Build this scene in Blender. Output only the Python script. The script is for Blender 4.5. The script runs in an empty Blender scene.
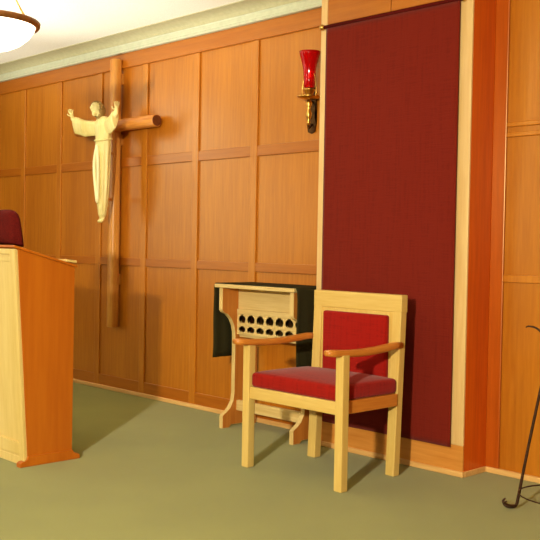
import bpy, bmesh, math, random
from mathutils import Vector, Matrix
random.seed(7)
D = bpy.data
COL = bpy.context.scene.collection
PI = math.pi

def lin(r, g, b):
    f = lambda v: (v/255/12.92) if v/255 <= .04045 else ((v/255+.055)/1.055)**2.4
    return (f(r), f(g), f(b), 1)

# ------------------------------------------------------------------ materials
def base_mat(name, rough=.5, spec=.5):
    m = D.materials.new(name); m.use_nodes = True
    nt = m.node_tree; b = nt.nodes['Principled BSDF']
    b.inputs['Roughness'].default_value = rough
    b.inputs['Specular IOR Level'].default_value = spec
    return m, nt, b

def wood(name, c1, c2, axis='z', rough=.4, spec=.4, grain=16, bump=.06, varnish=0.0):
    """two-tone wood with the grain running along one axis of the object"""
    m, nt, b = base_mat(name, rough, spec)
    N, L = nt.nodes.new, nt.links.new
    tc = N('ShaderNodeTexCoord')
    mp = N('ShaderNodeMapping')
    s = [grain]*3; s['xyz'.index(axis)] = grain*.06
    mp.inputs['Scale'].default_value = s
    L(tc.outputs['Object'], mp.inputs['Vector'])
    n1 = N('ShaderNodeTexNoise'); n1.inputs['Scale'].default_value = .35
    n1.inputs['Detail'].default_value = 3; n1.inputs['Distortion'].default_value = .8
    n2 = N('ShaderNodeTexNoise'); n2.inputs['Scale'].default_value = 3.2
    n2.inputs['Detail'].default_value = 6; n2.inputs['Roughness'].default_value = .65
    L(mp.outputs[0], n1.inputs['Vector']); L(mp.outputs[0], n2.inputs['Vector'])
    mx = N('ShaderNodeMath'); mx.operation = 'MULTIPLY_ADD'
    L(n2.outputs['Fac'], mx.inputs[0]); mx.inputs[1].default_value = .55
    ad = N('ShaderNodeMath'); ad.operation = 'MULTIPLY'
    L(n1.outputs['Fac'], ad.inputs[0]); ad.inputs[1].default_value = .45
    L(ad.outputs[0], mx.inputs[2])
    rp = N('ShaderNodeValToRGB')
    rp.color_ramp.elements[0].position = .36; rp.color_ramp.elements[0].color = c2
    rp.color_ramp.elements[1].position = .62; rp.color_ramp.elements[1].color = c1
    L(mx.outputs[0], rp.inputs[0]); L(rp.outputs[0], b.inputs['Base Color'])
    bp = N('ShaderNodeBump'); bp.inputs['Strength'].default_value = bump
    bp.inputs['Distance'].default_value = .002
    L(n2.outputs['Fac'], bp.inputs['Height']); L(bp.outputs[0], b.inputs['Normal'])
    if varnish:                                             # amber varnish
        b.inputs['Specular IOR Level'].default_value = varnish
        b.inputs['Specular Tint'].default_value = (1, .80, .42, 1)
        b.inputs['Roughness'].default_value = .30
    return m

def noisy(name, c1, c2, scale=200, rough=.9, spec=.1, bump=.3, dist=.003, sheen=0, metal=0, big=None):
    m, nt, b = base_mat(name, rough, spec)
    N, L = nt.nodes.new, nt.links.new
    tc = N('ShaderNodeTexCoord')
    n = N('ShaderNodeTexNoise'); n.inputs['Scale'].default_value = scale; n.inputs['Detail'].default_value = 4
    L(tc.outputs['Object'], n.inputs['Vector'])
    rp = N('ShaderNodeValToRGB')
    rp.color_ramp.elements[0].position = .35; rp.color_ramp.elements[0].color = c1
    rp.color_ramp.elements[1].position = .65; rp.color_ramp.elements[1].color = c2
    L(n.outputs['Fac'], rp.inputs[0])
    src = rp.outputs[0]
    if big:
        n2 = N('ShaderNodeTexNoise'); n2.inputs['Scale'].default_value = big[0]; n2.inputs['Detail'].default_value = 3
        L(tc.outputs['Object'], n2.inputs['Vector'])
        mx = N('ShaderNodeMix'); mx.data_type = 'RGBA'; mx.blend_type = 'MULTIPLY'
        r2 = N('ShaderNodeValToRGB')
        r2.color_ramp.elements[0].position = .3; r2.color_ramp.elements[0].color = (big[1],)*3+(1,)
        r2.color_ramp.elements[1].position = .7; r2.color_ramp.elements[1].color = (1, 1, 1, 1)
        L(n2.outputs['Fac'], r2.inputs[0])
        mx.inputs[0].default_value = 1
        L(src, mx.inputs[6]); L(r2.outputs[0], mx.inputs[7]); src = mx.outputs[2]
    L(src, b.inputs['Base Color'])
    bp = N('ShaderNodeBump'); bp.inputs['Strength'].default_value = bump; bp.inputs['Distance'].default_value = dist
    L(n.outputs['Fac'], bp.inputs['Height']); L(bp.outputs[0], b.inputs['Normal'])
    b.inputs['Sheen Weight'].default_value = sheen
    b.inputs['Metallic'].default_value = metal
    return m

def weave(name, c1, c2, sx=900):
    """cloth with vertical and horizontal threads"""
    m, nt, b = base_mat(name, .95, .05)
    N, L = nt.nodes.new, nt.links.new
    tc = N('ShaderNodeTexCoord')
    mp = N('ShaderNodeMapping'); mp.inputs['Scale'].default_value = (60, 60, 5)
    mp2 = N('ShaderNodeMapping'); mp2.inputs['Scale'].default_value = (8, 8, 160)
    L(tc.outputs['Object'], mp.inputs['Vector']); L(tc.outputs['Object'], mp2.inputs['Vector'])
    a = N('ShaderNodeTexNoise'); a.inputs['Scale'].default_value = 1; a.inputs['Detail'].default_value = 3
    c = N('ShaderNodeTexNoise'); c.inputs['Scale'].default_value = 1; c.inputs['Detail'].default_value = 3
    L(mp.outputs[0], a.inputs['Vector']); L(mp2.outputs[0], c.inputs['Vector'])
    ad = N('ShaderNodeMath'); ad.operation = 'ADD'
    L(a.outputs['Fac'], ad.inputs[0]); L(c.outputs['Fac'], ad.inputs[1])
    rp = N('ShaderNodeValToRGB')
    rp.color_ramp.elements[0].position = .8; rp.color_ramp.elements[0].color = c1
    rp.color_ramp.elements[1].position = 1.2 if False else 1.0; rp.color_ramp.elements[1].color = c2
    L(ad.outputs[0], rp.inputs[0]); L(rp.outputs[0], b.inputs['Base Color'])
    bp = N('ShaderNodeBump'); bp.inputs['Strength'].default_value = .35; bp.inputs['Distance'].default_value = .003
    L(ad.outputs[0], bp.inputs['Height']); L(bp.outputs[0], b.inputs['Normal'])
    b.inputs['Sheen Weight'].default_value = .1
    return m

WALL = (lin(188, 112, 26), lin(164, 88, 14))
M = {}
M['wall_v'] = wood('orange_panel_wood', *WALL, 'z', .36, .5, 14, .05, 1.0)
M['wall_h'] = wood('orange_rail_wood', lin(178, 99, 20), lin(156, 78, 11), 'x', .36, .5, 14, .05, 1.0)
M['stile'] = wood('honey_stile_wood', lin(194, 118, 32), lin(172, 94, 18), 'z', .36, .5, 18, .05, 1.0)
M['edge'] = wood('pale_edge_wood', lin(222, 186, 130), lin(208, 164, 104), 'z', .4, .4, 18, .05)
M['return'] = wood('shaded_return_wood', lin(214, 92, 14), lin(188, 70, 9), 'z', .36, .4, 14, .05, .5)  # wall wood made deeper red: shade of the return put into its colour
M['corner'] = wood('shaded_corner_wood', lin(184, 84, 14), lin(160, 66, 8), 'z', .36, .5, 18, .05, 1.0)  # redder stile carries the pilaster's shadow in its colour
M['base'] = wood('light_base_wood', lin(212, 142, 66), lin(190, 112, 42), 'x', .36, .5, 14, .05, 1.0)
M['shoe'] = wood('pale_shoe_wood', lin(226, 178, 112), lin(206, 150, 84), 'x', .45, .3, 18, .04)
M['maple_z'] = wood('pale_maple_upright', lin(214, 180, 106), lin(202, 162, 84), 'z', .38, .4, 26, .05)
M['maple_x'] = wood('pale_maple_crosswise', lin(214, 180, 106), lin(202, 162, 84), 'x', .38, .4, 26, .05)
M['maple_y'] = wood('orange_maple_lengthwise', lin(204, 128, 52), lin(186, 104, 34), 'y', .34, .45, 26, .05)
M['table_z'] = wood('straw_maple_upright', lin(222, 190, 128), lin(202, 164, 98), 'z', .42, .35, 26, .05)
M['table_x'] = wood('straw_maple_crosswise', lin(224, 194, 134), lin(204, 168, 104), 'x', .42, .35, 26, .05)
M['panel_shade'] = wood('shaded_panel_wood', lin(196, 122, 50), lin(178, 100, 34), 'z', .42, .35, 20, .03)
M['pulpit_f'] = wood('blond_front_veneer', lin(226, 196, 128), lin(212, 178, 104), 'z', .4, .35, 12, .03)
M['pulpit_s'] = wood('orange_side_veneer', lin(186, 100, 18), lin(172, 85, 12), 'z', .42, .35, 12, .03)
M['cross'] = wood('golden_cross_wood', lin(222, 156, 72), lin(196, 120, 44), 'z', .35, .5, 26, .08)
M['cross_x'] = wood('golden_beam_wood', lin(214, 142, 62), lin(182, 100, 36), 'x', .35, .5, 26, .08)
M['end_shade'] = noisy('shaded_end_wood', lin(92, 42, 14), lin(112, 54, 20), 60, .6, .3, .3)  # beam ends coloured dark to hold the shade of that face
M['ivory_pale'] = wood('pale_ivory_limewood', lin(252, 244, 200), lin(246, 234, 180), 'z', .42, .4, 16, .03)
M['ivory'] = wood('ivory_limewood', lin(238, 220, 154), lin(224, 200, 124), 'z', .42, .4, 16, .03)
M['hair'] = noisy('tan_carved_hair', lin(136, 106, 56), lin(170, 138, 80), 90, .6, .3, .6)
M['carpet'] = noisy('olive_green_carpet', lin(130, 128, 62), lin(155, 150, 76), 260, 1, .02, .5, .004, .15, big=(1.6, .86))
M['ceiling'] = noisy('white_textured_ceiling', lin(240, 238, 224), lin(250, 248, 238), 160, .95, .05, .35, .004)
M['crown'] = noisy('white_crown_paint', lin(190, 190, 164), lin(198, 198, 172), 30, .6, .3, .02)
M['cove'] = noisy('shaded_cove_paint', lin(176, 168, 132), lin(184, 176, 140), 30, .7, .2, .02)  # darker tan puts the cove's shade into its paint
M['plaster'] = noisy('brown_plaster', lin(74, 42, 20), lin(82, 48, 24), 60, .9, .1, .1)
M['banner'] = weave('wine_red_banner_weave', lin(106, 26, 16), lin(112, 29, 18))
M['red'] = weave('red_seat_fabric', lin(134, 18, 12), lin(146, 21, 14))
M['maroon'] = noisy('maroon_cloth', lin(74, 12, 10), lin(92, 16, 12), 120, .9, .1, .3)
M['dark'] = noisy('dark_green_brown_cloth', lin(40, 36, 20), lin(58, 52, 30), 300, .95, .08, .4)
M['brass'] = noisy('brushed_brass', lin(196, 150, 70), lin(216, 172, 92), 40, .28, .5, .05, .001, 0, 1)
M['bronze'] = noisy('dark_bronze', lin(66, 44, 24), lin(96, 64, 34), 40, .38, .5, .05, .001, 0, 1)
M['rim'] = noisy('brown_metal_rim', lin(128, 78, 34), lin(160, 100, 48), 30, .45, .5, .05, .001, 0, .4)
M['iron'] = noisy('dark_wrought_iron', lin(54, 34, 22), lin(80, 48, 30), 90, .5, .4, .4, .002, 0, .6)
M['wax'] = noisy('white_candle_wax', lin(236, 226, 200), lin(244, 236, 214), 30, .5, .3, .05)

m, nt, b = base_mat('red_votive_glass', .08, .6)
b.inputs['Base Color'].default_value = lin(214, 14, 16)
b.inputs['Transmission Weight'].default_value = .55
b.inputs['IOR'].default_value = 1.3
b.inputs['Subsurface Weight'].default_value = 0
M['glass'] = m
m, nt, b = base_mat('flame', .5, .1)
b.inputs['Base Color'].default_value = (1, .5, .3, 1)
b.inputs['Emission Color'].default_value = (1, .45, .25, 1); b.inputs['Emission Strength'].default_value = 18
M['flame'] = m
m, nt, b = base_mat('glowing_opal_glass', .3, .3)
b.inputs['Base Color'].default_value = (.9, .87, .78, 1)
b.inputs['Emission Color'].default_value = (1, .84, .58, 1); b.inputs['Emission Strength'].default_value = 6
M['opal'] = m

# ------------------------------------------------------------------ mesh helpers
def link(name, bm, mat, parent=None, smooth=False, kind=None):
    me = D.meshes.new(name)
    bmesh.ops.recalc_face_normals(bm, faces=bm.faces)
    bm.to_mesh(me); bm.free()
    if mat: me.materials.append(mat)
    if smooth:
        for p in me.polygons: p.use_smooth = True
    o = D.objects.new(name, me); COL.objects.link(o)
    if parent: o.parent = parent
    if kind: o['kind'] = kind
    return o

def thing(name, label, cat, loc=(0, 0, 0), group=None):
    o = D.objects.new(name, None); COL.objects.link(o)
    o.empty_display_size = .1
    o.location = loc; o['label'] = label; o['category'] = cat
    if group: o['group'] = group
    return o

def tag(o, label, cat, group=None):
    o['label'] = label; o['category'] = cat
    if group: o['group'] = group
    return o

def add_box(bm, x0, x1, y0, y1, z0, z1, bev=0.0, seg=2):
    t = bmesh.new()
    bmesh.ops.create_cube(t, size=1)
    for v in t.verts:
        v.co = Vector(((x0+x1)/2+v.co.x*(x1-x0), (y0+y1)/2+v.co.y*(y1-y0), (z0+z1)/2+v.co.z*(z1-z0)))
    if bev > 0:
        bmesh.ops.bevel(t, geom=list(t.edges), offset=bev, segments=seg, affect='EDGES', profile=.5)
    merge(bm, t)
    return bm

def merge(bm, t):
    vm = {v: bm.verts.new(v.co) for v in t.verts}
    for f in t.faces:
        try: bm.faces.new([vm[v] for v in f.verts])
        except ValueError: pass
    t.free()

def box(*a, **k): return add_box(bmesh.new(), *a, **k)

def hexa(pts, bev=.003):
    """eight corners: bottom four then top four, each ring in the same order"""
    bm = bmesh.new(); v = [bm.verts.new(p) for p in pts]
    for f in ((0, 1, 2, 3), (4, 5, 6, 7), (0, 1, 5, 4), (1, 2, 6, 5), (2, 3, 7, 6), (3, 0, 4, 7)):
        bm.faces.new([v[i] for i in f])
    bmesh.ops.recalc_face_normals(bm, faces=bm.faces)
    if bev: bmesh.ops.bevel(bm, geom=list(bm.edges), offset=bev, segments=2, affect='EDGES', profile=.5)
    return bm

def prism_yz(poly, x0, x1, bev=.0025):
    """profile in the y-z plane, extruded along x"""
    bm = bmesh.new()
    a = [bm.verts.new((x0, y, z)) for y, z in poly]; b_ = [bm.verts.new((x1, y, z)) for y, z in poly]
    fa = bm.faces.new(a); fb = bm.faces.new(b_[::-1]); n = len(poly)
    for i in range(n): bm.faces.new((a[i], b_[i], b_[(i+1) % n], a[(i+1) % n]))
    bmesh.ops.recalc_face_normals(bm, faces=bm.faces)
    if bev:
        es = [e for e in bm.edges if e in set(fa.edges) | set(fb.edges)]
        bmesh.ops.bevel(bm, geom=es, offset=bev, segments=2, affect='EDGES', profile=.5)
    bmesh.ops.triangulate(bm, faces=[f for f in bm.faces if len(f.verts) > 6])
    return bm

def prism_xz(bm, poly, y0, y1):
    a = [bm.verts.new((x, y0, z)) for x, z in poly]; b_ = [bm.verts.new((x, y1, z)) for x, z in poly]
    f = [bm.faces.new(a), bm.faces.new(b_[::-1])]; n = len(poly)
    for i in range(n): bm.faces.new((a[i], b_[i], b_[(i+1) % n], a[(i+1) % n]))
    bmesh.ops.triangulate(bm, faces=f)
    return bm

def lathe(prof, loc=(0, 0, 0), seg=32, bm=None, sx=1, sy=1):
    """prof = [(r, z)], closed at ends when r is 0"""
    bm = bm or bmesh.new(); rings = []
    for r, z in prof:
        if r < 1e-6: rings.append([bm.verts.new((loc[0], loc[1], loc[2]+z))])
        else: rings.append([bm.verts.new((loc[0]+r*sx*math.cos(2*PI*i/seg), loc[1]+r*sy*math.sin(2*PI*i/seg), loc[2]+z)) for i in range(seg)])
    for a, b_ in zip(rings, rings[1:]):
        for i in range(seg):
            j = (i+1) % seg
            if len(a) == 1 and len(b_) == 1: continue
            if len(a) == 1: bm.faces.new((a[0], b_[i], b_[j]))
            elif len(b_) == 1: bm.faces.new((a[i], a[j], b_[0]))
            else: bm.faces.new((a[i], a[j], b_[j], b_[i]))
    return bm

def catmull(pts, n=6):
    P = [Vector(p) for p in pts]; P = [2*P[0]-P[1]]+P+[2*P[-1]-P[-2]]; out = []
    for i in range(1, len(P)-2):
        for k in range(n):
            t = k/n; a, b_, c, d = P[i-1:i+3]
            out.append(.5*((2*b_)+(c-a)*t+(2*a-5*b_+4*c-d)*t*t+(3*b_-a-3*c+d)*t**3))
    out.append(P[-2]); return out

def tube(pts, r, seg=10, bm=None, smooth=6, flat=1.0, up=(0, 0, 1)):
    """swept tube; r number or list; flat squashes it along the second frame axis"""
    bm = bm or bmesh.new()
    rl = r if isinstance(r, (list, tuple)) else [r]*len(pts)
    if smooth > 1 and len(pts) > 2:
        Q = catmull(pts, smooth)
        R = []
        for i in range(len(rl)-1):
            for k in range(smooth): R.append(rl[i]+(rl[i+1]-rl[i])*k/smooth)
        R.append(rl[-1])
    else: Q = [Vector(p) for p in pts]; R = rl
    rings = []; prev = None
    for i, p in enumerate(Q):
        t = (Q[min(i+1, len(Q)-1)]-Q[max(i-1, 0)]).normalized()
        if prev is None:
            s = t.cross(Vector(up))
            if s.length < 1e-3: s = t.cross(Vector((1, 0, 0)))
        else: s = prev-t*prev.dot(t)
        s.normalize(); prev = s; u = s.cross(t).normalized()
        rings.append([bm.verts.new(p+s*R[i]*math.cos(2*PI*k/seg)+u*R[i]*flat*math.sin(2*PI*k/seg)) for k in range(seg)])
    for a, b_ in zip(rings, rings[1:]):
        for k in range(seg): bm.faces.new((a[k], a[(k+1) % seg], b_[(k+1) % seg], b_[k]))
    bm.faces.new(rings[0]); bm.faces.new(rings[-1][::-1])
    return bm

def loft(rings, bm=None):
    """rings of equal vertex counts; closed with caps"""
    bm = bm or bmesh.new(); V = [[bm.verts.new(p) for p in r] for r in rings]; n = len(V[0])
    for a, b_ in zip(V, V[1:]):
        for k in range(n): bm.faces.new((a[k], a[(k+1) % n], b_[(k+1) % n], b_[k]))
    bm.faces.new(V[0]); bm.faces.new(V[-1][::-1])
    return bm

def ell(c, rx, ry, n=24, fold=0, nf=7, ph=0):
    return [(c[0]+rx*(1+fold*math.cos(nf*a+ph))*math.cos(a), c[1]+ry*(1+fold*math.cos(nf*a+ph))*math.sin(a), c[2]) for a in [2*PI*i/n for i in range(n)]]

def blob(bm, c, r, seg=20):
    t = bmesh.new(); bmesh.ops.create_uvsphere(t, u_segments=seg, v_segments=seg//2, radius=1)
    for v in t.verts: v.co = Vector((c[0]+v.co.x*r[0], c[1]+v.co.y*r[1], c[2]+v.co.z*r[2]))
    merge(bm, t); return bm

# ------------------------------------------------------------------ the room
ST = 'structure'
DP = .218                      # depth of the pilaster
PL, PR = -1.108, 0.0           # its left and right corners
WT, CZ = 2.79, 2.91            # top of panelling, ceiling
XL, XR, YF = -7.6, 4.6, -9.0
link('floor', box(XL-.1, XR+.1, YF-.1, .1, -.1, 0), M['carpet'], kind=ST)
link('ceiling', box(XL-.1, XR+.1, YF-.1, .1, CZ, CZ+.1), M['ceiling'], kind=ST)
link('wall_back', box(XL, PL, 0, .1, 0, CZ), M['wall_v'], kind=ST)
link('wall_pilaster', box(PL, PR-.012, -DP, .1, 0, CZ), M['wall_v'], kind=ST)
link('wall_recess', box(PR-.012, XR, 0, .1, 0, CZ), M['wall_v'], kind=ST)
link('wall_left', box(XL-.1, XL, YF, .1, 0, CZ), M['plaster'], kind=ST)
link('wall_right', box(XR, XR+.1, YF, .1, 0, CZ), M['plaster'], kind=ST)
link('wall_front', box(XL, XR, YF-.1, YF, 0, CZ), M['plaster'], kind=ST)
tn = [0]
def trim(bm, mat, smooth=False):
    tn[0] += 1
    return link('trim_%d' % tn[0], bm, M[mat], kind=ST, smooth=smooth)
# battens and rails of the left stretch of wall
bx = [-1.945-.645*i for i in range(0, 9)]
for x in bx: trim(box(x-.036, x+.036, -.014, 0, .03, 2.67, bev=.004), 'stile')
for z0, z1 in ((1.86, 1.935), (1.05, 1.115)):
    trim(box(XL, PL, -.011, 0, z0, z1, bev=.004), 'wall_h')
trim(box(XL, PL, -.02, 0, 2.67, WT, bev=.004), 'wall_h')
trim(box(XL, PL, -.012, 0, .03, .12, bev=.003), 'wall_h')
# crown: bright fascia, then a cove stepping out to the ceiling
cr = [(0, WT), (-.045, WT), (-.05, WT+.005), (-.05, WT+.016), (-.046, WT+.020), (-.046, WT+.055), (-.052, WT+.060), (-.054, WT+.064), (0, WT+.064)]
trim(prism_yz(cr, XL, PL, bev=0), 'crown')
cr = [(0, WT+.064), (-.054, WT+.064)]+[(-.06-.11*(1-math.cos(k*PI/12)), WT+.064+.05*math.sin(k*PI/12)) for k in range(7)]+[(-.175, WT+.114), (-.175, CZ), (0, CZ)]
trim(prism_yz(cr, XL, PL, bev=0), 'cove')
# battens and rails right of the pilaster
for x0, x1 in ((0.0, .085), (.69, .762), (1.335, 1.407), (1.98, 2.05), (2.62, 2.69)):
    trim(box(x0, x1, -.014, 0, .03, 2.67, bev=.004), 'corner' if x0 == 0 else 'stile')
for z0, z1 in ((1.85, 1.875), (1.905, 1.93), (1.06, 1.10)):
    trim(box(.085, XR, -.014, 0, z0, z1, bev=.004), 'stile')
trim(box(0, XR, -.02, 0, 2.67, WT, bev=.004), 'wall_h')
# pilaster face: side strips, header boards, deep base board, shade-tinted return
trim(box(PL-.002, PL+.05, -DP-.014, -DP, .17, CZ, bev=.003), 'edge')
trim(box(-.085, PR, -DP-.014, -DP, .17, CZ, bev=.003), 'edge')
trim(box(PL+.05, -.565, -DP-.012, -DP, 2.60, CZ, bev=.004), 'wall_h')
trim(box(-.56, -.085, -DP-.012, -DP, 2.60, CZ, bev=.004), 'wall_h')
trim(box(PL-.002, PR, -DP-.014, -DP, .03, .17, bev=.003), 'base')
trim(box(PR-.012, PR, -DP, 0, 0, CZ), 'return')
# shoe mouldings along the carpet
link('baseboard_back', box(XL, PL, -.022, 0, 0, .032, bev=.006), M['shoe'], kind=ST)
link('baseboard_pilaster', box(PL-.002, PR+.008, -DP-.024, -DP, 0, .032, bev=.006), M['shoe'], kind=ST)
link('baseboard_return', box(PR, PR+.01, -DP, -.022, 0, .032, bev=.003), M['shoe'], kind=ST)
link('baseboard_recess', box(PR, XR, -.022, 0, 0, .032, bev=.006), M['shoe'], kind=ST)

# ------------------------------------------------------------------ banner
bn = thing('wall_banner', 'tall wine red fabric banner hanging flat on the projecting panelled pier behind the armchair', 'banner', (-.57, -.25, 1.36))
def banner_mesh():
    bm = bmesh.new(); nx, nz = 48, 60; x0, x1, z0, z1 = -1.048, -.070, .158, 2.572
    rows = []
    for back in (0, 1):
        g = []
        for j in range(nz+1):
            z = z0+(z1-z0)*j/nz; r = []
            for i in range(nx+1):
                x = x0+(x1-x0)*i/nx
                w = .0016*math.sin(x*17+.6*math.sin(z*2))*(1-j/nz*.7)
                r.append(bm.verts.new((x+.57, w+(.003 if back else -.003), z-1.36)))
            g.append(r)
        rows.append(g)
    for g in rows:
        for j in range(nz):
            for i in range(nx): bm.faces.new((g[j][i], g[j][i+1], g[j+1][i+1], g[j+1][i]))
    a, b_ = rows
    for i in range(nx):
        bm.faces.new((a[0][i], a[0][i+1], b_[0][i+1], b_[0][i])); bm.faces.new((a[nz][i], a[nz][i+1], b_[nz][i+1], b_[nz][i]))
    for j in range(nz):
        bm.faces.new((a[j][0], a[j+1][0], b_[j+1][0], b_[j][0])); bm.faces.new((a[j][nx], a[j+1][nx], b_[j+1][nx], b_[j][nx]))
    return bm
link('cloth_panel', banner_mesh(), M['banner'], bn, smooth=True)
rod = link('rod', tube([(-.495, 0, 1.222), (.51, 0, 1.222)], .011, 14, smooth=1), M['maroon'], bn, smooth=True)
for s in (-1, 1):
    f = bmesh.new(); blob(f, (s*.518+.004, 0, 1.224), (.018, .018, .018)); tube([(s*.498, 0, 1.222), (s*.516, 0, 1.222)], .008, 10, f, 1)
    link('finial', f, M['brass'], bn, smooth=True)['label'] = 'pale brass finial'

# ------------------------------------------------------------------ crucifix
cx, cy = -3.573, -.062
cf = thing('crucifix', 'tall golden wooden cross on the panelled wall carrying an ivory robed figure with raised arms', 'crucifix', (cx, 0, .54))
def rounded_bar(length, r, axis, z0=0.0, e=3.2, n=24, taper=1.0):
    rings = []
    st = [(0, .88), (.006, 1)]+[(length*k/6, 1) for k in range(1, 6)]+[(length-.006, 1), (length, .88)]
    for l, s in st:
        ring = []
        for i in range(n):
            a = 2*PI*i/n; c, s_ = math.cos(a), math.sin(a)
            k = (abs(c)**e+abs(s_)**e)**(-1/e)*r*s
            if axis == 'z': ring.append((k*c, k*s_, z0+l))
            else: ring.append((z0+l, k*c, k*s_))
        rings.append(ring)
    return loft(rings)
o = link('post', rounded_bar(2.2, .043, 'z'), M['cross'], cf, smooth=True); o.location = (0, cy, 0)
o = link('crossbeam', rounded_bar(1.13, .047, 'x', -.565), M['cross_x'], cf, smooth=True); o.location = (0, cy-.001, 1.655)
for s in (-1, 1):
    o2 = link('end_cap', lathe([(0, 0), (.038, 0), (.042, .004), (.042, .008), (0, .008)], seg=24), M['end_shade'], o, smooth=False)
    o2.rotation_euler = (0, PI/2*s, 0); o2.location = (s*.5605, 0, 0); o2['label'] = 'dark end of the beam'
for z in (.35, 1.5, 2.0):
    link('mounting_block', box(-.022, .022, -.045, -.001, z, z+.09, bev=.003), M['cross'], cf)

# the figure: one continuous carved body, about 0.97 m, leaning slightly forward of the cross
FX, FY = .100, -.245
def fig_body():
    bm = bmesh.new()
    # robe: feet at .87 above the foot of the cross, shoulders at about 1.68
    prof = [(.895, .020, .022, 0), (.92, .034, .032, .03), (1.00, .048, .040, .06), (1.12, .060, .046, .07), (1.26, .068, .051, .06), (1.38, .074, .054, .05),
            (1.46, .078, .056, .04), (1.52, .074, .054, .03), (1.58, .084, .056, .02), (1.63, .098, .056, 0), (1.67, .096, .048, 0), (1.695, .062, .038, 0), (1.705, .03, .03, 0)]
    loft([ell((FX+.004, FY, z), rx, ry, 36, fo, 9, .6) for z, rx, ry, fo in prof], bm)
    # neck and head, tilted towards the figure's right and lifted
    tube([(FX, FY, 1.66), (FX-.012, FY-.014, 1.70), (FX-.026, FY-.024, 1.735)], [.03, .027, .03], 14, bm, 4)
    H = Vector((FX-.040, FY-.030, 1.762))
    t = bmesh.new(); bmesh.ops.create_uvsphere(t, u_segments=28, v_segments=20, radius=1)
    for v in t.verts:
        c = v.co; w = 1-.22*max(0, -c.z)
        v.co = Vector((c.x*.043*w, c.y*.057, c.z*.074))
    blob(t, (0, -.056, -.004), (.0075, .014, .016), 10)          # nose
    blob(t, (0, -.050, .014), (.028, .012, .007), 10)            # brow
    blob(t, (-.017, -.047, .004), (.0075, .007, .0045), 10)      # eyes
    blob(t, (.017, -.047, .004), (.0075, .007, .0045), 10)
    blob(t, (0, -.048, -.029), (.015, .009, .0035), 10)          # upper lip
    blob(t, (0, -.047, -.036), (.012, .009, .0035), 10)          # lower lip
    blob(t, (0, -.040, -.058), (.020, .018, .020), 12)           # chin
    for s in (-1, 1): blob(t, (s*.045, .002, -.002), (.006, .012, .017), 10)   # ears
    R = Matrix.Rotation(math.radians(-34), 4, 'Y') @ Matrix.Rotation(math.radians(-10), 4, 'X')
    bmesh.ops.transform(t, matrix=Matrix.Translation(H) @ R, verts=t.verts)
    merge(bm, t)
    # arms: sleeve flaring from the shoulder to a wide hanging cuff, forearm and hand beyond it
    for s in (-1, 1):
        sh = Vector((FX+s*.07, FY, 1.645)); el = Vector((FX+s*.18, FY-.050, 1.650)); wr = Vector((FX+s*.300, FY-.085, 1.690))
        rings = []
        for t_, up_, dn, th in ((0, .030, .085, .040), (.25, .032, .090, .040), (.5, .033, .094, .040), (.75, .034, .100, .040), (1, .036, .104, .036)):
            c = sh.lerp(el, t_*1.35) if t_ < .74 else el.lerp(wr, (t_-.74)*3.3)
            ring = []
            for i in range(20):
                a = 2*PI*i/20; zz = math.sin(a)
                ring.append(tuple(c+Vector((0, math.cos(a)*th*(1-.35*max(0, -zz)), zz*(up_ if zz > 0 else dn)))))
            rings.append(ring)
        loft(rings, bm)
        hand = wr+Vector((s*.014, -.006, .034))
        tube([tuple(el), tuple(wr), tuple(hand)], [.024, .017, .016], 12, bm, 5)
        d = (hand-wr).normalized(); side = Vector((0, -1, 0))-d*Vector((0, -1, 0)).dot(d); side.normalize()
        palm = hand+d*.016
        blob(bm, tuple(palm), (.014, .018, .018), 12)
        for q, ln in zip((-1.5, -.5, .5, 1.5), (.026, .033, .035, .030)):
            b0 = palm+side*q*.0095+d*.010
            b1 = b0+d*ln*.55+side*q*.003; b2 = b1+d*ln*.45+Vector((-s*.006, 0, .008))+side*q*.002
            tube([tuple(b0), tuple(b1), tuple(b2)], [.0062, .0056, .0045], 8, bm, 3)
        th0 = hand+side*.012; tube([tuple(th0), tuple(th0+side*.022+d*.010), tuple(th0+side*.030+d*.026)], [.0075, .0065, .005], 8, bm, 3)
    # feet side by side below the hem
    for s in (-1, 1):
        tube([(FX+s*.014, FY+.004, .93), (FX+s*.014, FY-.002, .885), (FX+s*.015, FY-.026, .862)], [.016, .015, .012], 10, bm, 4)
    return bm
fg = link('figure', fig_body(), M['ivory'], cf, smooth=True)
fg['label'] = 'ivory coloured robed figure with raised arms and tilted head'
rm = fg.modifiers.new('remesh', 'REMESH'); rm.mode = 'VOXEL'; rm.voxel_size = .0038; rm.use_smooth_shade = True
sm = fg.modifiers.new('smooth', 'SMOOTH'); sm.factor = .5; sm.iterations = 2
fg.rotation_euler = (0, 0, 0)
# hair cap
t = bmesh.new(); bmesh.ops.create_uvsphere(t, u_segments=32, v_segments=22, radius=1)
kill = []
for v in t.verts:
    c = v.co.copy()
    if c.y < -.35 and c.z < .55: kill.append(v)
    k = 1+.05*math.sin(math.atan2(c.y, c.x)*14+c.z*3)
    v.co = Vector((c.x*.050*k, c.y*.062*k+.004, c.z*.079 if c.z > -.2 else c.z*.092))
bmesh.ops.delete(t, geom=kill, context='VERTS')
bmesh.ops.transform(t, matrix=Matrix.Translation((FX-.040, FY-.030, 1.765)) @ Matrix.Rotation(math.radians(-34), 4, 'Y') @ Matrix.Rotation(math.radians(-10), 4, 'X'), verts=t.verts)
hr = link('hair', t, M['hair'], fg, smooth=True)
sd = hr.modifiers.new('solid', 'SOLIDIFY'); sd.thickness = .006
hr['label'] = 'tan carved hair'
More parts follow.
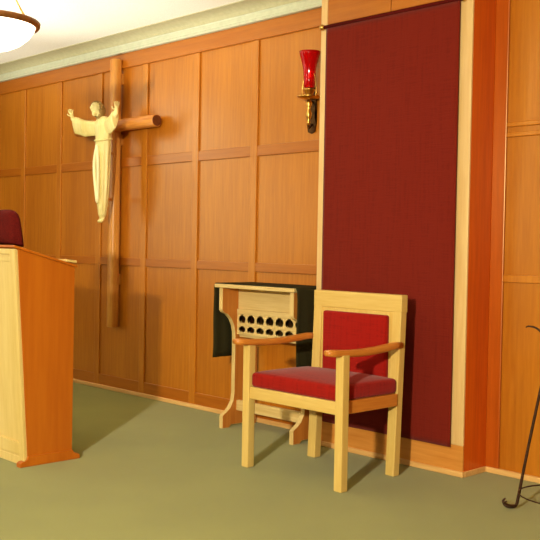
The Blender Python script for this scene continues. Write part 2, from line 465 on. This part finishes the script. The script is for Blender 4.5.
# the long pointed fold down the front of the robe, and the belt
pts = [(FX+.006, FY-.060, 1.47), (FX-.014, FY-.066, 1.38), (FX-.020, FY-.066, 1.28), (FX-.012, FY-.058, 1.14), (FX+.006, FY-.050, 1.02),
       (FX+.024, FY-.058, 1.14), (FX+.034, FY-.066, 1.28), (FX+.028, FY-.066, 1.38), (FX+.006, FY-.060, 1.47)]
link('robe_fold', tube(pts, .013, 10), M['ivory_pale'], fg, smooth=True)
bp = [(FX+.004+.082*math.cos(a), FY+.059*math.sin(a), 1.52+.01*math.sin(a)) for a in [2*PI*i/24 for i in range(25)]]
link('belt', tube(bp, .008, 8, smooth=1), M['ivory'], fg, smooth=True)
# a peg that holds the figure to the cross
for z in (1.43, 1.05): link('peg', tube([(0, cy-.03, z), (FX, FY+.02, z)], .012, 10, smooth=1), M['cross'], cf)

# ------------------------------------------------------------------ sanctuary lamp
sx_, sy_ = -1.335, -.095
sl = thing('sanctuary_lamp', 'wall lamp with flared red glass cup on an old brass bracket beside the banner', 'lamp', (sx_, 0, 1.99))
gp = [(0, .272), (.030, .272), (.037, .285), (.038, .33), (.041, .38), (.050, .43), (.066, .485), (.070, .505), (.065, .505), (.046, .432), (.036, .38), (.033, .335), (.031, .292), (0, .287)]
link('glass_cup', lathe(gp, (0, sy_, 0)), M['glass'], sl, smooth=True)
cd = link('candle', lathe([(0, .281), (.020, .281), (.020, .335), (.016, .34), (0, .338)], (0, sy_, 0), 20), M['wax'], sl, smooth=True)
link('flame', lathe([(0, .340), (.007, .348), (.008, .358), (.004, .374), (0, .386)], (0, sy_, 0), 12), M['flame'], cd, smooth=True)
link('drip_pan', lathe([(0, .196), (.03, .196), (.074, .208), (.080, .217), (.072, .215), (.03, .206), (0, .206)], (0, sy_, 0)), M['brass'], sl, smooth=True)
link('socket', lathe([(0, .206), (.018, .207), (.022, .225), (.030, .24), (.034, .252), (.040, .256), (.040, .262), (0, .262)], (0, sy_, 0)), M['brass'], sl, smooth=True)
link('stem', lathe([(0, .03), (.008, .035), (.012, .05), (.007, .062), (.016, .08), (.020, .105), (.012, .13), (.014, .15), (.022, .172), (.014, .192), (0, .197)], (0, sy_, 0), 20), M['brass'], sl, smooth=True)
for s in (-1, 1):
    link('guard_wire', tube([(s*.060, sy_, .21), (s*.062, sy_, .27), (s*.050, sy_, .33), (s*.041, sy_, .36)], .003, 8), M['brass'], sl, smooth=True)
pp = bmesh.new()
poly = [(.030, .0), (.040, .05), (.028, .10), (.042, .16), (.038, .24), (.020, .285), (0, .30)]
poly = [(0, -.012)]+poly+[(-x, z) for x, z in poly[::-1][1:]]
prism_xz(pp, [(x-.055, z) for x, z in poly], -.012, -.001)
link('backplate', pp, M['bronze'], sl)
link('scroll_arm', tube([(-.05, -.010, .05), (-.04, -.045, .02), (-.01, -.090, .045), (0, -.092, .085), (-.02, -.055, .10), (-.03, -.045, .08)], .006, 10), M['bronze'], sl, smooth=True)
link('scroll_arm', tube([(-.05, -.010, .20), (-.04, -.030, .18), (-.02, -.060, .150), (0, -.088, .150)], .006, 10), M['bronze'], sl, smooth=True)

# ------------------------------------------------------------------ armchair
ch = thing('armchair', 'pale maple armchair with red upholstered seat and back standing before the banner', 'armchair', (-.58, -.72, 0))
CX, CY = -.58, -.72
def cb(name, x0, x1, y0, y1, z0, z1, mat, bev=.004, parent=ch, smooth=False):
    return link(name, box(x0-CX, x1-CX, y0-CY, y1-CY, z0, z1, bev=bev), M[mat], parent)
def post(name, x, y, w, d, z0, z1, mat, xt=None, yt=None):
    xt = x if xt is None else xt; yt = y if yt is None else yt
    q = lambda X, Y, z: [(X-w/2-CX, Y-d/2-CY, z), (X+w/2-CX, Y-d/2-CY, z), (X+w/2-CX, Y+d/2-CY, z), (X-w/2-CX, Y+d/2-CY, z)]
    return link(name, hexa(q(x, y, z0)+q(xt, yt, z1), .005), M[mat], ch)
post('leg', -.932, -.952, .052, .050, 0, .692, 'maple_z')
post('leg', -.237, -.952, .052, .050, 0, .692, 'maple_z')
post('leg', -.868, -.482, .062, .052, 0, .90, 'maple_z', -.862, -.452)
post('leg', -.282, -.482, .060, .050, 0, .90, 'maple_z', -.276, -.452)
# back
cb('top_rail', -.895, -.244, -.478, -.424, .886, .982, 'maple_x', .005)
cb('back_rail', -.838, -.312, -.478, -.446, .40, .47, 'maple_x')
pad = bmesh.new()
add_box(pad, -.802-CX, -.330-CX, -.502-CY, -.462-CY, .49, .868, bev=.014, seg=4)
for v in pad.verts:                                        # gentle crown on the face of the pad
    u = (v.co.x+CX+.571)/.26; w_ = (v.co.z-.69)/.2
    if v.co.y+CY < -.47: v.co.y -= .012*max(0, 1-u*u)*max(0, 1-w_*w_)
link('back_cushion', pad, M['red'], ch, smooth=True)
cb('back_panel', -.842, -.300, -.474, -.450, .465, .888, 'maple_z', .003)
# seat frame
cb('front_rail', -.908, -.262, -.968, -.936, .385, .452, 'maple_x')
for x0, x1, yb in ((-.950, -.920, 0), (-.262, -.232, 0)):
    cb('side_rail', x0+(.012 if x0 < -.5 else -.008), x1+(.012 if x0 < -.5 else -.008), -.915, -.500, .385, .452, 'maple_y' if x0 > -.5 else 'maple_z')
sc = bmesh.new()
add_box(sc, -.922-CX, -.250-CX, -.962-CY, -.490-CY, .45, .532, bev=.022, seg=4)
bmesh.ops.subdivide_edges(sc, edges=[e for e in sc.edges if e.calc_length() > .2], cuts=7, use_grid_fill=True)
for v in sc.verts:
    u = (v.co.x)/.34; w_ = (v.co.y)/.24
    if v.co.z > .50: v.co.z += .022*max(0, 1-u*u)*max(0, 1-w_*w_)
    if abs(v.co.x) > .285 and (v.co.y+CY) < -.90:            # notch around the front posts
        v.co.x -= math.copysign(.012, v.co.x)
link('seat_cushion', sc, M['red'], ch, smooth=True)
# arms, gently dipped
for x, w in ((-.930, .062), (-.246, .062)):
    bm = bmesh.new(); rings = []
    for k in range(13):
        t_ = k/12; y = -1.062+(1.062-.468)*t_
        z = .712-.016*math.sin(PI*min(1, t_*1.1))+.004*t_
        hw = w/2*(.72+.28*min(1, t_*6)) if t_ < .17 else w/2*(1-.25*max(0, (t_-.6)/.4))
        hh = .018*(.8 if k == 0 else 1)
        xx = x+(.02 if x < -.5 else -.012)*t_
        ring = []
        for i in range(16):
            a = 2*PI*i/16+PI/16; c, s_ = math.cos(a), math.sin(a); kk = (abs(c)**4+abs(s_)**4)**(-.25)
            ring.append((xx+hw*c*kk-CX, y-CY, z-.005+hh*s_*kk))
        rings.append(ring)
    loft(rings, bm)
    link('armrest', bm, M['maple_y'], ch, smooth=True)['label'] = 'orange toned armrest'

# ------------------------------------------------------------------ credence table
TX, TY = -1.515, -.22
tb = thing('side_table', 'small straw coloured wooden table with curved end panels and pierced apron left of the armchair', 'table', (TX, TY, 0))
x0, x1, yf, yb = -1.868, -1.165, -.375, -.05
def endpoly():
    p = [(yb, 0), (yb, .95), (yf, .95), (yf, .80)]
    p += [(yf+.012, .785), (yf+.05, .768), (yf+.085, .735), (yf+.108, .69), (yf+.118, .645), (yf+.12, .60)]
    p += [(yf+.12, .23), (yf+.112, .18), (yf+.085, .135), (yf+.055, .11), (yf+.028, .095), (yf+.018, .085), (yf+.018, 0)]
    p += [(yf+.08, 0), (yf+.095, .018), (yb-.095, .018), (yb-.08, 0)]
    return [(y-TY, z) for y, z in p]
for xa in (x0, x1-.034):
    e = link('end_panel', prism_yz(endpoly(), xa-TX, xa+.034-TX, .003), M['table_z'], tb)
    e.data.materials.append(M['panel_shade'])                       # broad faces tinted orange for their shade, edges left pale
    for p in e.data.polygons:
        if abs(p.normal.x) > .95: p.material_index = 1
link('tabletop', box(x0-.028-TX, x1+.02-TX, yf-.02-TY, yb+.01-TY, .95, .975, bev=.005), M['table_x'], tb)
link('apron', box(x0+.034-TX, x1-.034-TX, -.232-TY, -.214-TY, .805, .95, bev=.003), M['table_x'], tb)
ag = bmesh.new()
ax0, ax1 = x0+.034-TX, x1-.034-TX; ncell = 7; cw = (ax1-ax0)/ncell
for z0, z1 in ((.768, .805), (.690, .712), (.632, .650)): add_box(ag, ax0, ax1, -.242-TY, -.217-TY, z0, z1, bev=.002)
for i in range(ncell+1):
    xc = min(max(ax0+i*cw, ax0+.008), ax1-.008)
    for (za, zb) in ((.712, .768), (.650, .690)):
        h = zb-za
        prism_xz(ag, [(xc-.020, za), (xc-.011, za+.25*h), (xc-.008, za+.45*h), (xc-.014, za+.7*h), (xc-.030, zb-.08*h), (xc-.036, zb),
                      (xc+.036, zb), (xc+.030, zb-.08*h), (xc+.014, za+.7*h), (xc+.008, za+.45*h), (xc+.011, za+.25*h), (xc+.020, za)], -.238-TY, -.220-TY)
link('pierced_panel', ag, M['table_x'], tb)
link('back_panel', box(x0+.034-TX, x1-.034-TX, -.09-TY, -.075-TY, .62, .95, bev=.002), M['table_x'], tb)
link('shelf', box(x0+.034-TX, x1-.034-TX, -.216-TY, -.09-TY, .612, .630, bev=.002), M['table_x'], tb)
link('stretcher', box(x0+.034-TX, x1-.034-TX, -.235-TY, -.205-TY, .112, .182, bev=.003), M['table_x'], tb)
# runner: over the top and down both ends
rn = bmesh.new(); prof = []
zt = .979; xl, xr = x0-.036, x1+.030
prof = [(xl-.012, .475)]+[(xl-.010+.003*math.sin(k), .475+(zt-.475-.02)*k/8) for k in range(1, 9)]+[(xl+.004, zt), (xl+.03, zt)]
prof += [(xl+.03+(xr-xl-.06)*k/8, zt+.0003*(k % 2)) for k in range(1, 8)]
prof += [(xr-.03, zt), (xr-.004, zt)]+[(xr+.008+.003*math.sin(k), zt-.02-(zt-.46-.02)*k/8) for k in range(0, 9)]
ny = 14; g = []
for i, (x, z) in enumerate(prof):
    r = []
    for j in range(ny+1):
        y = yf-.008+(yb-yf+.012)*j/ny
        wob = .004*math.sin(j*1.5+i*.1) if z < .9 else 0
        r.append(rn.verts.new((x-TX+wob, y-TY, z)))
    g.append(r)
for a, b_ in zip(g, g[1:]):
    for j in range(ny): rn.faces.new((a[j], a[j+1], b_[j+1], b_[j]))
o = link('table_runner', rn, M['dark'], smooth=True); o.location = (TX, TY, 0)
sd = o.modifiers.new('solid', 'SOLIDIFY'); sd.thickness = .004; sd.offset = 1 if False else 0
tag(o, 'dark brownish green cloth laid over the small side table and hanging down both ends', 'cloth')

# ------------------------------------------------------------------ pulpit
PX0, PX1 = -2.34, -1.70
pu = thing('pulpit', 'blond wooden pulpit with orange side panel and sloping top at the left edge', 'pulpit', ((PX0+PX1)/2, -1.77, 0))
OX, OY = (PX0+PX1)/2, -1.77
def side(xa, xb, name, mat):
    poly = [(-1.888, .03), (-1.962, 1.195), (-1.602, 1.095), (-1.606, .03)]
    return link(name, prism_yz([(y-OY, z) for y, z in poly], xa-OX, xb-OX, .003), M[mat], pu)
side(PX1-.03, PX1, 'side_panel', 'pulpit_s')['label'] = 'orange veneered side panel'
side(PX0, PX0+.03, 'side_panel', 'pulpit_s')['label'] = 'orange veneered side panel'
def slope_y(z): return -1.888-.074*(z-.03)/1.165
def front_piece(name, xa, xb, za, zb, out, th, mat, bev=.003):
    q = lambda z: [(xa-OX, slope_y(z)-out-OY, z), (xb-OX, slope_y(z)-out-OY, z), (xb-OX, slope_y(z)-out+th-OY, z), (xa-OX, slope_y(z)-out+th-OY, z)]
    return link(name, hexa(q(za)+q(zb), bev), M[mat], pu)
front_piece('front_panel', PX0+.002, PX1-.002, .04, 1.19, .008, .022, 'pulpit_f')
front_piece('front_stile', PX1-.05, PX1, .03, 1.195, .022, .018, 'pulpit_f')
front_piece('front_stile', PX0, PX0+.05, .03, 1.195, .022, .018, 'pulpit_f')
front_piece('front_rail', PX0+.05, PX1-.05, 1.165, 1.195, .022, .018, 'pulpit_f')
front_piece('front_rail', PX0+.05, PX1-.05, .06, .13, .022, .018, 'pulpit_f')
front_piece('front_moulding', PX0+.06, PX1-.058, 1.125, 1.15, .014, .010, 'pulpit_f')
# sloping desk top with a raised ledge along its lower edge
def desk(ya, yb_, za, zb, th, xa, xb):
    return hexa([(xa-OX, ya-OY, za), (xb-OX, ya-OY, za), (xb-OX, yb_-OY, zb), (xa-OX, yb_-OY, zb),
                 (xa-OX, ya-OY, za+th), (xb-OX, ya-OY, za+th), (xb-OX, yb_-OY, zb+th), (xa-OX, yb_-OY, zb+th)], .003)
link('desk_top', desk(-1.985, -1.59, 1.202, 1.092, .014, PX0-.008, PX1+.008), M['pulpit_s'], pu)
link('book_ledge', desk(-1.66, -1.59, 1.126, 1.118, .014, PX0+.02, PX1+.003), M['pulpit_f'], pu)
# plinth of the side panels with a scrolled foot
fp = [(-1.935, 0), (-1.935, .022), (-1.922, .030), (-1.905, .032), (-1.893, .042), (-1.888, .055), (-1.606, .055), (-1.600, .042), (-1.588, .034), (-1.570, .030), (-1.560, .020), (-1.560, 0)]
for xa in (PX1-.036, PX0-.010):
    link('foot', prism_yz([(y-OY, z) for y, z in fp], xa-OX, xa+.046-OX, .003), M['pulpit_s'], pu)
link('base_rail', box(PX0+.036-OX, PX1-.036-OX, -1.900-OY, -1.87-OY, .0, .045, bev=.003), M['pulpit_f'], pu)

# maroon cloth draped over the pulpit top
cl = bmesh.new(); n = 40; rings = []
CXL, CYL = -1.925, -1.93
for z, rx, ry, fo in ((1.226, .190, .060, .02), (1.26, .184, .056, .02), (1.31, .172, .050, .018), (1.36, .158, .044, .012), (1.385, .144, .036, .006), (1.402, .118, .026, 0), (1.41, .08, .014, 0)):
    ring = []
    for i in range(n):
        a = 2*PI*i/n; c, s_ = math.cos(a), math.sin(a); e = 3.0; k = (abs(c)**e+abs(s_)**e)**(-1/e)*(1+fo*math.sin(7*a))
        yy = s_*ry*k
        zz = z
        if z < 1.3: zz = z-.27*(yy+.03)*(1.3-z)/.08
        ring.append((c*rx*k, yy, zz-1.22))
    rings.append(ring)
loft(rings, cl)
o = link('draped_cloth', cl, M['maroon'], smooth=True); o.location = (CXL, CYL, 1.22)
tag(o, 'dark maroon cloth draped in a rounded heap on top of the pulpit', 'cloth')

# ------------------------------------------------------------------ ceiling lamp
LX, LY, LZ = -1.70, -2.14, 2.366
pl = thing('pendant_light', 'hanging bowl light with glowing white glass and brown metal rim in the upper left corner', 'light', (LX, LY, LZ))
rimp = [(0.237, -.004), (0.254, -.006), (0.260, .002), (0.262, .020), (0.256, .026), (0.245, .024), (0.238, .014), (0.237, -.004)]
link('rim', lathe(rimp, seg=64), M['rim'], pl, smooth=True)
bw = [(0.000, -.135), (0.056, -.132), (0.112, -.118), (0.164, -.092), (0.204, -.058), (0.229, -.022), (0.238, .006), (0.234, .006), (0.224, -.020), (0.200, -.054), (0.160, -.087), (0.110, -.112), (0.054, -.126), (0.000, -.129)]
link('glass_bowl', lathe(bw, seg=64), M['opal'], pl, smooth=True)
link('knob', lathe([(0, -.157), (.010, -.153), (.012, -.143), (.006, -.135), (0, -.134)], seg=16), M['rim'], pl, smooth=True)
for a in (18, 138, 258):
    ca, sa = math.cos(math.radians(a)), math.sin(math.radians(a))
    link('suspension_rod', tube([(.247*ca, .247*sa, .02), (.19*ca, .19*sa, .10), (.11*ca, .11*sa, .24), (.02*ca, .02*sa, .36)], .006, 8), M['brass'], pl, smooth=True)
link('hub', lathe([(0, .335), (.02, .34), (.034, .36), (.02, .385), (.008, .395), (.008, .52), (0, .52)], seg=20), M['rim'], pl, smooth=True)
link('ceiling_canopy', lathe([(0, .50), (.02, .505), (.055, .54), (.065, .568), (.065, CZ-LZ), (0, CZ-LZ)], seg=28), M['rim'], pl, smooth=True)

# ------------------------------------------------------------------ wrought iron stand
SX, SY = .74, -.50
st = thing('iron_stand', 'thin dark wrought iron tripod stand with curled feet at the right edge', 'stand', (SX, SY, 0))
th0 = math.atan2(-.028-.02, -.207-.01)
for k in range(3):
    a = th0+2*PI*k/3; c, s_ = math.cos(a), math.sin(a)
    P = lambda r, z: (r*c, r*s_, z)
    lg = link('leg', tube([P(.275, .045), P(.286, .028), P(.272, .010), P(.248, .008), P(.222, .020), P(.212, .06), P(.195, .16), P(.160, .36), P(.115, .60), P(.085, .74), P(.095, .82), P(.14, .868), P(.18, .878), P(.196, .872)],
                          [.004, .006, .0075, .008, .008, .0075, .007, .007, .007, .007, .006, .005, .004, .003], 10), M['iron'], st, smooth=True)
    a2 = a+.35; side_ = Vector((-s_, c, 0))
    sp = [Vector(P(.222, .018)), Vector(P(.245, .022))+side_*.03, Vector(P(.262, .034))+side_*.048, Vector(P(.25, .046))+side_*.055]
    link('foot_scroll', tube([tuple(p) for p in sp], [.006, .006, .005, .004], 8), M['iron'], lg, smooth=True)
ring = [(.203*math.cos(t_), .197*math.sin(t_), .10) for t_ in [2*PI*i/40 for i in range(41)]]
link('lower_ring', tube(ring, .0035, 8, smooth=1), M['iron'], st, smooth=True)
ring = [(.091*math.cos(t_), .091*math.sin(t_), .745) for t_ in [2*PI*i/40 for i in range(41)]]
link('upper_ring', tube(ring, .005, 8, smooth=1), M['iron'], st, smooth=True)
link('tray', lathe([(0, .748), (.088, .748), (.096, .762), (.092, .762), (.084, .754), (0, .754)], seg=36), M['iron'], st, smooth=True)

# ------------------------------------------------------------------ lights
def area(name, loc, target, sx, sy, power, col):
    l = D.lights.new(name, 'AREA'); l.shape = 'RECTANGLE'; l.size = sx; l.size_y = sy; l.energy = power; l.color = col
    o = D.objects.new(name, l); COL.objects.link(o); o.location = loc
    o.rotation_euler = (Vector(target)-Vector(loc)).to_track_quat('-Z', 'Y').to_euler()
    return o
def point(name, loc, power, col, r=.12):
    l = D.lights.new(name, 'POINT'); l.energy = power; l.color = col; l.shadow_soft_size = r
    o = D.objects.new(name, l); COL.objects.link(o); o.location = loc
    return o
# the pendant's bulb shines out over the open bowl; the other bulbs are unseen fill lamps added outside the frame
point('bulb_pendant', (LX, LY, LZ+.134), 16, (1, .94, .78), .08)
point('fill_left', (-5.4, LY, LZ+.134), 24, (1, .94, .78), .35)
for x, y, e in ((-1.76, -5.8, 10), (-5.4, -5.8, 10)):
    up = area('fill_nave', (x, y, LZ+.06), (x, y, 3), .36, .36, e, (1, .94, .78)); up.data.shape = 'DISK'
# added spots, unseen left of the frame, put in to brighten the ceiling
def spot(name, loc, target, power, ang, blend, col):
    l = D.lights.new(name, 'SPOT'); l.energy = power; l.color = col; l.spot_size = math.radians(ang); l.spot_blend = blend; l.shadow_soft_size = .08
    o = D.objects.new(name, l); COL.objects.link(o); o.location = loc
    o.rotation_euler = (Vector(target)-Vector(loc)).to_track_quat('-Z', 'Y').to_euler()
spot('ceiling_fill', (-3.3, -2.7, .3), (-2.8, -1.15, 2.91), 600, 56, 1, (.97, .99, .90))
spot('ceiling_fill', (-5.0, -2.7, .3), (-4.7, -1.15, 2.91), 380, 56, 1, (.97, .99, .90))
# daylight: a small window on the right of the nave, a wide one in front, tall ones on the left
area('window_daylight', (2.5, -6.8, 2.12), (-1.8, -1.6, 1.0), .24, .14, 470, (1, .94, .68))
area('window_left', (-4.8, -8.0, 1.8), (-1.5, 0, 1.1), 2.0, 1.6, 26, (1, .95, .72))
area('window_side', (-7.5, -4.9, 1.75), (0, -4.9, 1.75), 3.4, 1.7, 46, (1, .97, .74))

w = D.worlds.new('world'); bpy.context.scene.world = w; w.use_nodes = True
w.node_tree.nodes['Background'].inputs[0].default_value = (1, .9, .75, 1)
w.node_tree.nodes['Background'].inputs[1].default_value = .02

# ------------------------------------------------------------------ camera
cam = D.cameras.new('camera'); co = D.objects.new('camera', cam); COL.objects.link(co)
cam.sensor_width = 36; cam.lens = 936.48*36/540
fw = Vector((-0.7209092, 0.69253481, -0.02618128)); r_ = Vector((0.69232624, 0.72136504, 0.01780035)); u_ = Vector((-0.03121362, 0.00529355, 0.99949872))
mt = Matrix(((r_.x, u_.x, -fw.x, 2.89680323), (r_.y, u_.y, -fw.y, -4.48321722), (r_.z, u_.z, -fw.z, 1.2375), (0, 0, 0, 1)))
co.matrix_world = mt
sc_ = bpy.context.scene; sc_.camera = co
vs = sc_.view_settings
vs.view_transform = 'Standard'; vs.look = 'None'; vs.gamma = 1; vs.use_curve_mapping = False; vs.exposure = 0.0
